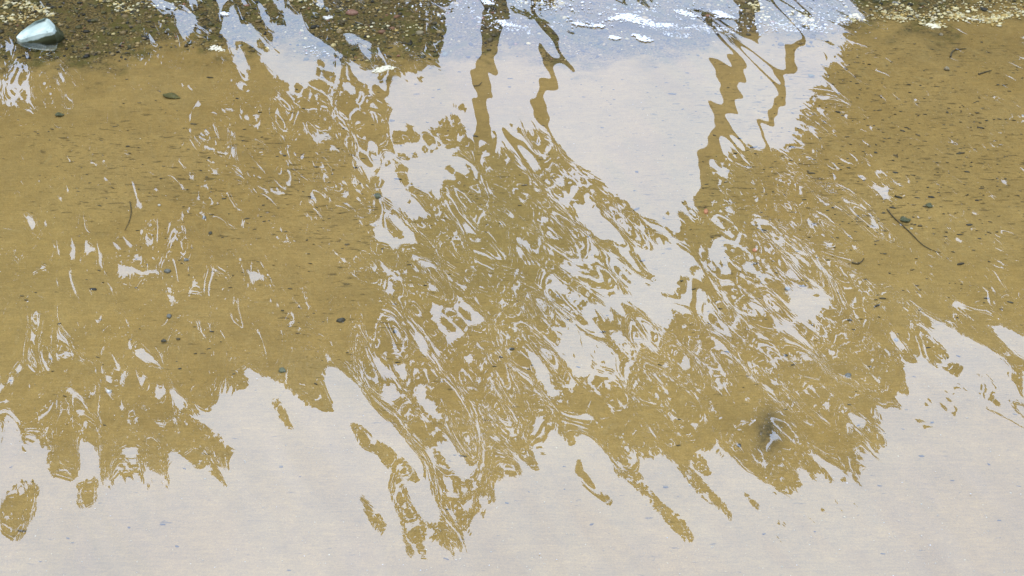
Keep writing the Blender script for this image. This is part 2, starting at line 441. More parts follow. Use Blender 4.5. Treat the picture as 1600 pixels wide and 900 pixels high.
vv,uu=np.mgrid[-40:940:2.0,-60:1660:2.0]
T=np.full(uu.shape,.5); TW=np.zeros(uu.shape)
for kind,w,P in TR:
    m=in_poly(uu,vv,P); T[m]=kind; TW[m]=w
# places not traced: trees, at the cover of the belt
un=TW==0; 
mu,mv=seen_in_water(uu,vv)
j=np.rint((mu-GU0)/GC).astype(int); i=np.rint((mv-GV0)/GC).astype(int)
ok=(i>=0)&(i<GNV)&(j>=0)&(j<GNU)
num=np.zeros((GNV,GNU)); den=np.zeros((GNV,GNU))
TWx=np.where(un,.55,TW); Tx=np.where(un,.0,T)
bi=np.clip(np.rint((vv-GV0)/GC).astype(int),0,GNV-1); bj=np.clip(np.rint((uu-GU0)/GC).astype(int),0,GNU-1)
Tx=np.where(un,BASE[bi,bj],Tx)
np.add.at(num,(i[ok],j[ok]),(TWx*Tx)[ok]); np.add.at(den,(i[ok],j[ok]),TWx[ok])
num=smooth(num,.9); den=smooth(den,.9)
prior=BASE.copy()
for kind,w,P in TR:
    prior[in_poly(gu,gv,P)]=kind
prior=smooth(prior,2.5)
COV=np.clip((num+.05*prior)/(den+.05),0,1)

# ------------------------------------------------------------------ helpers
rnd=random.Random(11); rg=np.random.default_rng(11)
def tag(o,label=None,cat=None,group=None,kind=None):
    for k,v in (('label',label),('category',cat),('group',group),('kind',kind)):
        if v: o[k]=v
    return o
def mesh_np(name,V,Fq,smooth=False,mat=None,parent=None,attrs=None):
    """V (n,3), Fq (m,3 or 4) -> one linked mesh object"""
    V=np.ascontiguousarray(V,np.float32); Fq=np.ascontiguousarray(Fq,np.int32); k=Fq.shape[1]
    me=bpy.data.meshes.new(name); me.vertices.add(len(V)); me.vertices.foreach_set('co',V.ravel())
    me.loops.add(Fq.size); me.loops.foreach_set('vertex_index',Fq.ravel())
    me.polygons.add(len(Fq)); me.polygons.foreach_set('loop_start',np.arange(0,Fq.size,k,dtype=np.int32))
    me.polygons.foreach_set('use_smooth',np.full(len(Fq),smooth))
    me.update(calc_edges=True)
    for an,av in (attrs or {}).items():
        if av.ndim==1:
            a=me.attributes.new(an,'FLOAT','POINT'); a.data.foreach_set('value',np.ascontiguousarray(av,np.float32))
        else:
            a=me.attributes.new(an,'FLOAT_COLOR','POINT'); c=np.ones((len(av),4),np.float32); c[:,:3]=av; a.data.foreach_set('color',c.ravel())
    if mat: me.materials.append(mat)
    o=bpy.data.objects.new(name,me); col.objects.link(o); o.parent=parent
    return o
def grid_faces(nx,ny):
    i=np.arange(ny-1)[:,None]*nx+np.arange(nx-1)[None]; i=i.ravel()
    return np.stack([i,i+1,i+nx+1,i+nx],1)
def empty(name,loc):
    o=bpy.data.objects.new(name,None); col.objects.link(o); o.location=loc; return o
class Mat:
    def __init__(s,name,rough=.7):
        s.m=bpy.data.materials.new(name); s.m.use_nodes=True; s.t=s.m.node_tree; s.b=s.t.nodes['Principled BSDF']; s.b.inputs['Roughness'].default_value=rough
    def n(s,ty,**kw):
        x=s.t.nodes.new(ty)
        for k,v in kw.items():
            if k in x.inputs: x.inputs[k].default_value=v
            else: setattr(x,k,v)
        return x
    def l(s,a,b): s.t.links.new(a,b)
    def math(s,op,a,b=None,c=None,clamp=False):
        x=s.t.nodes.new('ShaderNodeMath'); x.operation=op; x.use_clamp=clamp
        for i,v in enumerate((a,b,c)):
            if v is None: continue
            if isinstance(v,(int,float)): x.inputs[i].default_value=v
            else: s.l(v,x.inputs[i])
        return x.outputs[0]
    def mix(s,f,a,b,mode='MIX'):
        x=s.t.nodes.new('ShaderNodeMix'); x.data_type='RGBA'; x.blend_type=mode
        for i,v in ((0,f),(6,a),(7,b)):
            if isinstance(v,(int,float)): x.inputs[i].default_value=v
            elif isinstance(v,tuple): x.inputs[i].default_value=v+(1,) if len(v)==3 else v
            else: s.l(v,x.inputs[i])
        return x.outputs[2]
    def attr(s,name): 
        x=s.t.nodes.new('ShaderNodeAttribute'); x.attribute_name=name; return x
    def noise(s,vec,scale,detail=3,rough=.55,dist=0):
        x=s.n('ShaderNodeTexNoise',Scale=scale,Detail=detail,Roughness=rough,Distortion=dist)
        if vec is not None: s.l(vec,x.inputs['Vector'])
        return x.outputs['Fac']
    def ramp(s,v,a,b,lo=0.,hi=1.):
        x=s.n('ShaderNodeMapRange'); x.interpolation_type='SMOOTHSTEP'
        for i,q in enumerate((a,b,lo,hi)): x.inputs[i+1].default_value=q
        s.l(v,x.inputs[0]); return x.outputs[0]
    def bump(s,h,strength,dist):
        x=s.n('ShaderNodeBump',Strength=strength,Distance=dist); s.l(h,x.inputs['Height']); s.l(x.outputs[0],s.b.inputs['Normal'])
# ------------------------------------------------------------------ ground: shallow bed, beach, bank
def bed_z(x,y):
    z=-.035-.022*(8.0-y)
    z=np.where(y>8.0,-.035+.05*(y-8.0)+.03*np.clip(y-8.6,0,6)**1.5,z)
    z=np.maximum(z,-.55); z=np.minimum(z,1.1)
    return z+.006*np.sin(x*1.7+y*.9)+.004*np.sin(x*3.1-y*2.3+1)
def on_bed(u,v,up=0.):
    x,y=on_water(u,v)
    for _ in range(4):
        z=float(bed_z(np.float64(x),np.float64(y)))+up
        x,y=on_water(u,v,z)
    return Vector((x,y,z))
def px(y): return math.hypot(y,CAM_H)/F_PX              # metres per photo pixel at ground distance y
def to_pix(x,y,z):
    fw=y*CD-(z-CAM_H)*SD; up=y*SD+(z-CAM_H)*CD
    return 800+F_PX*x/fw, 450-F_PX*up/fw
def axis(lo,hi,step,far_lo,far_hi,g=1.25):
    a=list(np.arange(lo,hi+step/2,step)); d=step
    while a[-1]<far_hi: d*=g; a.append(a[-1]+d)
    d=step
    while a[0]>far_lo: d*=g; a.insert(0,a[0]-d)
    return np.array(a)
gx=axis(-3.6,3.6,.022,-900,900); gy=axis(2.8,9.4,.025,-300,1500)
GX,GY=np.meshgrid(gx,gy); GZ=bed_z(GX,GY)
rip=.0016*np.sin(GY*2*np.pi/.075+1.2*np.sin(GX*2.1)+.8*np.sin(GX*7.3+GY*3))*((GY<8)&(GY>2.8)&(abs(GX)<3.6)); GZ=GZ+rip
PU,PV=to_pix(GX,GY,GZ); okp=(GY>1)&(GY<14)
def spot(u,v,a,b,ang=0.):
    c,s=math.cos(math.radians(ang)),math.sin(math.radians(ang)); x=(PU-u)*c+(PV-v)*s; y=-(PU-u)*s+(PV-v)*c
    return np.where(okp,np.exp(-((x/a)**2+(y/b)**2)),0)
gb=np.interp(PU,[-400,0,150,320,420,520,640,760,900,1150,1300,1400,1600,2000],[100,97,98,86,74,84,104,100,92,78,48,14,20,20])
gb=gb+13*np.sin(PU/71+.6)+9*np.sin(PU/29+2)+6*np.sin(PU/13+PV/9)
gravel=np.where(okp,np.clip((gb-PV)/95+.5,0,1),0.)+.34*spot(1500,72,150,34)
gravel[GY>=14]=0
debris_shade=.12+1.0*spot(240,290,190,75)+.85*spot(480,300,170,120,20)+.9*spot(1380,200,260,130,12)+.5*spot(1330,300,200,60)+.45*spot(760,290,80,60)+.7*spot(1120,330,120,110)+.5*spot(1560,260,120,120)+.5*spot(170,200,150,60)+.3*spot(560,500,200,140)+.75*spot(1480,75,200,30,3)+.3*spot(980,180,200,70)  # density of the painted dark rows: ripple shade along with crumbs
stain=.8*spot(1204,668,19,32,8)+.3*spot(1198,686,24,26)+.15*spot(1150,660,30,20)+.15*spot(1500,78,110,28)
tone=.5*spot(60,420,140,220)-.5*spot(760,330,120,160)-.35*spot(900,420,160,120)+.35*spot(1500,400,200,160)-.3*spot(1120,330,70,130)-.25*spot(620,420,60,100)+.25*spot(1050,640,300,80)-.35*spot(560,600,60,40)
land=np.clip((GY-9.6)/1.2,0,1)
M=Mat('sand_bed',.75)
geo=M.n('ShaderNodeNewGeometry'); P=geo.outputs['Position']
def mapped(sx,sy,rot=0.):
    x=M.n('ShaderNodeMapping'); x.inputs['Scale'].default_value=(sx,sy,1); x.inputs['Rotation'].default_value=(0,0,rot); M.l(P,x.inputs['Vector']); return x.outputs[0]
fine=M.noise(P,420,2,.6); mid=M.noise(P,34,4,.6); big=M.noise(P,2.2,3,.5)
base=M.mix(M.ramp(big,.35,.65),SAND_A,SAND_B)
tn=M.attr('tone').outputs['Fac']
base=M.mix(M.math('MULTIPLY',tn,.8,clamp=True),base,SAND_Y)
base=M.mix(M.math('MULTIPLY',M.math('MULTIPLY',tn,-1.),.8,clamp=True),base,SAND_G)
base=M.mix(1.,base,M.mix(mid,(.82,.82,.82),(1.18,1.18,1.18)),'MULTIPLY')
base=M.mix(1.,base,M.mix(M.ramp(fine,.2,.8),(.80,.80,.80),(1.22,1.22,1.22)),'MULTIPLY')
gr2=M.noise(P,150,3,.7); base=M.mix(1.,base,M.mix(M.ramp(gr2,.25,.75),(.87,.87,.86),(1.13,1.13,1.12)),'MULTIPLY')
st2=M.noise(mapped(12,110,.05),1.,4,.6,.3); base=M.mix(1.,base,M.mix(M.ramp(st2,.3,.7),(.93,.93,.93),(1.07,1.07,1.07)),'MULTIPLY')
silt=M.noise(P,7,5,.65); base=M.mix(1.,base,M.mix(M.ramp(silt,.3,.7),(.92,.925,.94),(1.07,1.07,1.06)),'MULTIPLY')
# dark crumbs and shade of sand ripples, painted as short broken rows
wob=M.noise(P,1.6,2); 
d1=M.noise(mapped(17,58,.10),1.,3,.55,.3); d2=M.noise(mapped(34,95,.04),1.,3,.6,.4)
dens=M.attr('debris_shade').outputs['Fac']; patch=M.ramp(M.noise(P,6,3,.6),.3,.7,.3,1.45)
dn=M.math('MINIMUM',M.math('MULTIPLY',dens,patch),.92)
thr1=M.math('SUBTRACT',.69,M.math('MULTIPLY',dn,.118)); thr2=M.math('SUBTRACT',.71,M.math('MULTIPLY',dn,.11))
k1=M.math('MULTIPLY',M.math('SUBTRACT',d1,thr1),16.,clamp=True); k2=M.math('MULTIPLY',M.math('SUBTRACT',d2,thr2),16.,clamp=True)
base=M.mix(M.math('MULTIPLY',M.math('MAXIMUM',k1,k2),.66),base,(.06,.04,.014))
# pale crumbs
k3=M.ramp(M.noise(P,160,2,.6),.73,.80); base=M.mix(M.math('MULTIPLY',k3,.55),base,(.52,.43,.22))
# gravel floor and stain, dry bank
gcol=M.mix(M.ramp(M.noise(P,95,3,.7),.35,.66),(.036,.025,.007),(.21,.143,.046)); gcol=M.mix(M.ramp(M.noise(P,12,3,.6),.45,.65),gcol,(.10,.08,.018))
gj=M.math('ADD',M.attr('gravel').outputs['Fac'],M.math('MULTIPLY',M.math('SUBTRACT',M.noise(P,11,5,.7),.5),1.3))
base=M.mix(M.ramp(gj,.28,.78),base,gcol)
st=M.math('MULTIPLY',M.attr('stain').outputs['Fac'],M.ramp(M.noise(P,26,4,.65),.3,.7,.5,1.4),clamp=True)
base=M.mix(M.math('MULTIPLY',st,.8),base,(.03,.027,.016))
base=M.mix(M.attr('land').outputs['Fac'],base,M.mix(M.noise(P,3,5,.6),(.16,.13,.08),(.06,.08,.025)))
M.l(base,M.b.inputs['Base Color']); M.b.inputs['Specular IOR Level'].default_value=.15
hh=M.math('ADD',M.math('MULTIPLY',d1,1.),M.math('MULTIPLY',fine,.3)); M.bump(hh,.35,.004)
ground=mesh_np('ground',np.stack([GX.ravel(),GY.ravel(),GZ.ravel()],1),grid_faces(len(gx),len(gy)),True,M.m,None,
   {'gravel':gravel.ravel(),'debris_shade':debris_shade.ravel(),'stain':stain.ravel(),'tone':tone.ravel(),'land':land.ravel()})
tag(ground,kind='structure')
# ------------------------------------------------------------------ water: one sheet with long low ripples
wx=axis(-4.0,4.0,.0085,-160,160,1.3); wy=axis(2.7,9.3,.0115,-160,11.5,1.3)
WX,WY=np.meshgrid(wx,wy); fade=np.clip((5.0-abs(WX))/.9,0,1)*np.clip((10.2-WY)/.8,0,1)*np.clip((WY-1.6)/.9,0,1)
WZ=np.where(fade>0,wave_h(WX,WY)*fade,0.)
W_=Mat('shallow_water'); t=W_.t; t.nodes.remove(W_.b)
g=W_.n('ShaderNodeNewGeometry'); dp=W_.n('ShaderNodeVectorMath',operation='DOT_PRODUCT'); W_.l(g.outputs['Normal'],dp.inputs[0]); W_.l(g.outputs['Incoming'],dp.inputs[1])
cs=W_.math('ABSOLUTE',dp.outputs['Value']); f5=W_.math('POWER',W_.math('SUBTRACT',1.,cs,clamp=True),5.)
fr=W_.math('ADD',W_.math('MULTIPLY',f5,1-F0),F0)                      # mirror share of water under a thin surface film
gl=W_.n('ShaderNodeBsdfGlossy',Roughness=0.0); gl.inputs['Color'].default_value=(1,1,1,1); tr=W_.n('ShaderNodeBsdfTransparent'); tr.inputs['Color'].default_value=(.99,.985,.96,1)
ms=W_.n('ShaderNodeMixShader'); W_.l(fr,ms.inputs[0]); W_.l(tr.outputs[0],ms.inputs[1]); W_.l(gl.outputs[0],ms.inputs[2])
W_.l(ms.outputs[0],t.nodes['Material Output'].inputs['Surface'])
water=mesh_np('water',np.stack([WX.ravel(),WY.ravel(),WZ.ravel()],1),grid_faces(len(wx),len(wy)),True,W_.m); tag(water,kind='structure')
# ------------------------------------------------------------------ the trees on the bank whose mirror image lies in the water
LM=Mat('tree_leaves',.6); a=LM.attr('tint'); LM.l(a.outputs['Color'],LM.b.inputs['Base Color']); LM.b.inputs['Specular IOR Level'].default_value=.2
BM=Mat('bark',.9); o_=BM.n('ShaderNodeTexCoord').outputs['Object']; BM.l(BM.mix(BM.noise(o_,9,5,.6),(.035,.027,.018),(.10,.08,.055)),BM.b.inputs['Base Color']); BM.bump(BM.noise(o_,30,4),.5,.02)
def at_tree(u,v,Y=YT):
    """point at distance Y whose mirror image in flat water lies on photo pixel (u, v)"""
    x,y,z=ray(u,v); t=Y/y
    return Vector((x*t,Y,-(z*t)-CAM_H))
def tube(pts,rad,seg=10):
    V=[];Fc=[]
    for i,(p,r) in enumerate(zip(pts,rad)):
        d=(pts[min(i+1,len(pts)-1)]-pts[max(i-1,0)]).normalized(); e=d.orthogonal().normalized(); f=d.cross(e)
        for k in range(seg):
            an=2*math.pi*k/seg; V.append(p+(e*math.cos(an)+f*math.sin(an))*r)
    for i in range(len(pts)-1):
        for k in range(seg):
            k2=(k+1)%seg; Fc.append((i*seg+k,i*seg+k2,(i+1)*seg+k2,(i+1)*seg+k))
    for base_,p in ((0,pts[0]),((len(pts)-1)*seg,pts[-1])):
        c=len(V); V.append(p)
        for k in range(seg): Fc.append((base_+k,base_+(k+1)%seg,c,c))
    return V,Fc
def join(parts):
    V=[];Fc=[]
    for v,f in parts:
        n=len(V); V+=list(v); Fc+=[tuple(i+n for i in q) for q in f]
    return V,Fc
def build(name,V,Fc,mat,parent=None,smooth=True,attrs=None):
    me=bpy.data.meshes.new(name); me.from_pydata([tuple(v) for v in V],[],[q if len(set(q))==4 else tuple(dict.fromkeys(q)) for q in Fc]); me.update()
    for p in me.polygons: p.use_smooth=smooth
    me.materials.append(mat)
    o=bpy.data.objects.new(name,me); col.objects.link(o); o.parent=parent
    return o
# (name, crown belongs where the nearest seed is, trunk top, trunk px width, label)
TREES=[
 ('broadleaf_tree',[(-220,100),(-150,500)],(-160,-360,-120,200,34),'dense tree at the far end of the row, mirrored beyond the stone'),
 ('broadleaf_tree',[(90,100),(110,450)],(60,-360,120,260,30),'dense dark tree mirrored as the wide brown field below the pale stone'),
 ('broadleaf_tree',[(380,150),(400,450),(300,20)],TRUNKS[0][0]+TRUNKS[0][1]+(TRUNKS[0][2],),'leaning tree mirrored beside the narrow pale gap under the stone'),
 ('shrub',[(600,40)],(600,-360,600,60,16),'bushy shrub mirrored as the pointed olive patch over gravel'),
 ('slender_tree',[(690,420),(700,640),(740,260)],TRUNKS[1][0]+TRUNKS[1][1]+(TRUNKS[1][2],),'slender tree whose mirrored trunk wavers straight down the pale middle'),
 ('slender_tree',[(900,380),(900,620)],TRUNKS[2][0]+TRUNKS[2][1]+(TRUNKS[2][2],),'thinnest slender tree, its mirrored trunk breaking into sharp zigzags'),
 ('slender_tree',[(1100,420),(1080,640)],TRUNKS[3][0]+TRUNKS[3][1]+(TRUNKS[3][2],),'thickest slender tree, its leaning trunk mirrored in broad steps'),
 ('slender_tree',[(1240,360),(1260,620)],TRUNKS[4][0]+TRUNKS[4][1]+(TRUNKS[4][2],),'slender tree mirrored next to the solid brown field, trunk in small steps'),
 ('broadleaf_tree',[(1450,150),(1440,450)],(1440,-360,1440,250,36),'dense tree mirrored as the solid brown field over speckled sand'),
 ('broadleaf_tree',[(1780,150),(1760,450)],(1760,-360,1760,250,34),'dense tree closing the row beyond the solid brown field'),
]
def leaf_points(n,edge_only):
    u=rg.uniform(GU0,GU0+GNU*GC,n); v=rg.uniform(GV0,GV0+GNV*GC,n)
    i=np.clip(np.rint((v-GV0)/GC).astype(int),0,GNV-1); j=np.clip(np.rint((u-GU0)/GC).astype(int),0,GNU-1)
    return u,v,COV[i,j],SOLID[i,j],CLUMP[i,j]
# no stray tufts hanging free between the trunks
iso=(smooth((COV>.5).astype(float),7)<.3)&(gu>560)&(gu<1330)&(gv>-60)&(gv<200); COV[iso]=0
shoots=gv>610; COV=np.where(shoots,np.clip((COV-.5)*2.2+.5,0,1),COV)      # the topmost shoots are closed
# loose fringe and small gaps in the crowns
fr_=np.clip(smooth((COV<.5).astype(float),9)*2.2,0,1); nz1=smooth(rg.random(COV.shape),1.3); nz1=(nz1-nz1.mean())/nz1.std()
COV=COV*(1-(nz1>2.9-1.6*fr_**.5)*.9)
for n_,(ua,ub,va,vb) in GAPS:
    for _ in range(n_):
        a_,b_=rg.uniform(ua,ub),rg.uniform(va,vb); r1,r2,an=rg.uniform(5,12),rg.uniform(4,7),rg.uniform(0,3.14)
        j0,i0=int((a_-GU0)/GC),int((b_-GV0)/GC); sl=(slice(max(i0-5,0),i0+6),slice(max(j0-5,0),j0+6))
        xx=(gu[sl]-a_)*math.cos(an)+(gv[sl]-b_)*math.sin(an); yy=-(gu[sl]-a_)*math.sin(an)+(gv[sl]-b_)*math.cos(an)
        COV[sl]=np.where((xx/r1)**2+(yy/r2)**2<1,0,COV[sl])
SOLID=COV*(COV>.9)
for _ in range(3):
    m_=SOLID
    for dy_,dx_ in ((1,0),(-1,0),(0,1),(0,-1)): m_=np.minimum(m_,np.roll(SOLID,(dy_,dx_),(0,1)))
    SOLID=m_                                                # 1 where a large leaf leaves every gap open
nzu=lambda sg:(lambda q:(q-q.mean())/q.std())(smooth(rg.random(COV.shape),sg))
nz2=.85*nzu(1.25)+.55*nzu(5.); CLUMP=(np.argsort(np.argsort(nz2.ravel()))/nz2.size).reshape(nz2.shape)
LEAF=[]
for n,size,kind in LEAFSETS:
    u,v,c,s,q_=leaf_points(n,False)
    keep=(s>.6) if kind=='solid' else (c>.12+.76*q_)
    LEAF.append(np.stack([u[keep],v[keep],np.full(keep.sum(),size)],1))
LEAF=np.concatenate(LEAF)
seedp=[];seedt=[]
for k,tr_ in enumerate(TREES):
    for s in tr_[1]: seedp.append(s); seedt.append(k)
seedp=np.array(seedp,float); seedt=np.array(seedt)
own=np.full(len(LEAF),0)
for c0 in range(0,len(LEAF),20000):
    q=LEAF[c0:c0+20000]; dd=(q[:,None,0]-seedp[None,:,0])**2+.45*(q[:,None,1]-seedp[None,:,1])**2
    own[c0:c0+20000]=seedt[np.argmin(dd,1)]
for k,(nm,seeds,tk,label) in enumerate(TREES):
    yb=YT+(.25 if k%2 else -.25)
    a0=at_tree(tk[0],tk[1],yb); a1=at_tree(tk[2],tk[3],yb); slope=(a1-a0)/(a1.z-a0.z)
    foot=a0+slope*(.35-a0.z) if abs(slope.x)<.6 else Vector((a0.x,yb,.35)); foot.z=float(bed_z(np.float64(foot.x),np.float64(yb)))-.05
    root=empty(nm,foot); tag(root,label,'shrub' if nm=='shrub' else 'tree','trees along the bank')
    w0=tk[4]/2*math.hypot(yb,a1.z+CAM_H)/F_PX
    pts=[];rad=[]
    top=a1+slope*1.2
    for s in np.linspace(0,1,14):
        p=foot.lerp(a0,min(1,s*3)) if s<1/3 else a0.lerp(top,(s-1/3)*1.5)
        pts.append(p-foot); rad.append(w0*(1.25-.35*s*(1 if s<.75 else 1+ (s-.75)*5)))
    parts=[tube(pts,rad,12)]
    q=LEAF[own==k]
    if len(q)>50:
        for b in range(16):
            tgt=q[rg.integers(len(q))]; f0=rg.uniform(.8,1.0); us,vs=tk[0]+(tk[2]-tk[0])*f0,tk[1]+(tk[3]-tk[1])*f0
            if math.hypot(tgt[0]-us,tgt[1]-vs)>330 or tgt[1]<vs-40: continue
            ss=np.linspace(.12,1,24); cu=COV[np.clip(((vs+(tgt[1]-vs)*ss-GV0)/GC).astype(int),0,GNV-1),np.clip(((us+(tgt[0]-us)*ss-GU0)/GC).astype(int),0,GNU-1)]
            if cu.min()<.5: continue                          # limbs stay inside the leaves
            L3=[at_tree(us+(tgt[0]-us)*f,vs+(tgt[1]-vs)*f,yb+.4*f*(1 if b%2 else -1))-foot for f in (0,.35,.7,1)]
            parts.append(tube(L3,[w0*.45,w0*.36,w0*.24,w0*.08],6))
    build('trunk',*join(parts),BM.m,root)
    n=len(q)
    if not n: continue
    Yl=yb+np.clip(rg.normal(0,.55,n),-1.3,1.3)
    x,y,z=ray(q[:,0],q[:,1]); t_=Yl/y; C=np.stack([x*t_,Yl,-(z*t_)-CAM_H],1)-np.array(foot)
    d=rg.normal(size=(n,3)); d/=np.linalg.norm(d,axis=1)[:,None]
    e=np.cross(d,rg.normal(size=(n,3))); e/=np.linalg.norm(e,axis=1)[:,None]
    # leaves roughly face the open water
    nrm=np.stack([rg.normal(0,.5,n),-np.ones(n),rg.normal(.3,.5,n)],1); nrm/=np.linalg.norm(nrm,axis=1)[:,None]
    e=np.cross(nrm,d); e/=np.linalg.norm(e,axis=1)[:,None]; d=np.cross(e,nrm)
    m=q[:,2:3]*17.5/F_PX*rg.uniform(.75,1.25,(n,1))
    V=np.stack([C-d*m*.75,C+e*m*.5+nrm*m*.08,C+d*m*.75,C-e*m*.5+nrm*m*.08],1).reshape(-1,3)
    Fq=np.arange(4*n).reshape(n,4)
    tint=np.repeat(np.array([[.024,.034,.010]])*rg.uniform(.6,1.5,(n,1))*np.array([1.,1.,1.])+rg.uniform(0,.012,(n,1))*np.array([[1,.6,0]]),4,0)
    o=mesh_np('crown',V,Fq,False,LM.m,root,{'tint':tint})
# ------------------------------------------------------------------ stones, pebbles, twigs, leaves, foam
def rock_mesh(seed,sx,sy,sz,rough=.25,sub=2,flat=None):
    import bmesh
    bm=bmesh.new(); bmesh.ops.create_icosphere(bm,subdivisions=sub,radius=1)
    for v in bm.verts:
        p=v.co.copy(); k=1+rough*noise.noise(p*1.1+Vector((seed*3.7,seed,0)))+rough*.4*noise.noise(p*2.7+Vector((0,seed*1.3,0)))
        v.co=Vector((p.x*sx*k,p.y*sy*k,p.z*sz*k))
    me=bpy.data.meshes.new('rock'); bm.to_mesh(me); bm.free(); return me
# the pale stone: faceted, a flat top and a dark wet underside
S_=Mat('pale_stone',.85); S_.b.inputs['Specular IOR Level'].default_value=.15; so=S_.n('ShaderNodeTexCoord').outputs['Object']
sepz=S_.n('ShaderNodeSeparateXYZ'); S_.l(so,sepz.inputs[0])
sc0=S_.mix(S_.ramp(S_.noise(so,14,4,.6),.35,.7),(.33,.385,.32),(.49,.54,.465)); sc0=S_.mix(S_.ramp(S_.noise(so,38,3,.6),.62,.72),sc0,(.20,.24,.21))
wl=S_.math('ADD',sepz.outputs['Z'],S_.math('MULTIPLY',S_.noise(so,30,3),.02))
sc0=S_.mix(S_.ramp(S_.math('SUBTRACT',wl,S_.math('MULTIPLY',sepz.outputs['X'],.22)),.060,.070,1,0),sc0,(.06,.062,.028))
S_.l(sc0,S_.b.inputs['Base Color']); S_.bump(S_.noise(so,70,4),.3,.004)
def pale_stone():
    import bmesh
    c=on_bed(67,64); k=px(c.y)*.95; bm=bmesh.new()
    # outline of the upper face, photo pixels about (66,64): x to the right, h up the picture
    topo=[(-31,-1),(-27,9),(-19,19),(-8,30),(8,37),(14,36),(22,24),(29,14),(29,6),(12,3),(0,-1),(-20,-8)]
    low=[(-31,-6),(-28,4),(-20,13),(-8,23),(8,30),(16,29),(25,19),(32,8),(29,-3),(14,-9),(-2,-12),(-21,-13)]
    tz=[.062,.072,.082,.094,.104,.104,.100,.096,.090,.084,.076,.062]
    def ring(P,z_,s=1.):
        out=[]
        for i_,(a,b) in enumerate(P):
            z=z_ if not isinstance(z_,list) else z_[i_]
            # lift of z moves the point up the picture by z*cos(depression)/k
            yy=(b*k-z*math.cos(math.radians(22)))/math.sin(math.radians(22))*.62
            out.append(bm.verts.new((a*k*s,yy*s,z)))
        return out
    r0=ring(low,-.03,1.0); r1=ring(low,.035,1.03); r2=ring(topo,tz,1.0); r3=ring(topo,[q+.009 for q in tz],.86)
    cen=bm.verts.new((.005,.04,.096))
    for A,B in ((r0,r1),(r1,r2),(r2,r3)):
        for i in range(12): bm.faces.new((A[i],B[i],B[(i+1)%12],A[(i+1)%12]))
    for i in range(12): bm.faces.new((r3[i],cen,r3[(i+1)%12]))
    bm.faces.new(r0)
    bmesh.ops.recalc_face_normals(bm,faces=bm.faces)
    bmesh.ops.subdivide_edges(bm,edges=bm.edges[:],cuts=1,use_grid_fill=True,smooth=.04)
    for v in bm.verts: v.co+=Vector((1,1,.6))*.004*noise.noise(v.co*22)
    bmesh.ops.triangulate(bm,faces=bm.faces[:])
    me=bpy.data.meshes.new('pale_stone'); bm.to_mesh(me); bm.free()
    for p in me.polygons: p.use_smooth=True
    me.set_sharp_from_angle(angle=math.radians(20))
    me.materials.append(S_.m); o=bpy.data.objects.new('stone',me); col.objects.link(o); o.location=c
    tag(o,'pale mint white stone with flat top standing out of the gravelly shallows','stone')
pale_stone()
def plain(name,c1,c2,scale=60,rough=.6):
    m=Mat(name,rough); ob=m.n('ShaderNodeTexCoord').outputs['Object']; m.l(m.mix(m.ramp(m.noise(ob,scale,4,.6),.3,.7),c1,c2),m.b.inputs['Base Color']); m.bump(m.noise(ob,scale*2.5,3),.25,.002); return m.m
PM={'red':plain('red_pebble',(.22,.10,.06),(.34,.18,.12)),'tan':plain('tan_pebble',(.20,.16,.09),(.33,.27,.16)),'grey':plain('grey_pebble',(.10,.10,.085),(.20,.20,.17)),
    'dark':plain('dark_pebble',(.035,.032,.02),(.075,.066,.04)),'green':plain('green_pebble',(.07,.08,.04),(.14,.15,.085)),'orange':plain('orange_chip',(.42,.16,.07),(.55,.25,.12)),'white':plain('white_shell',(.40,.37,.28),(.5,.48,.4))}
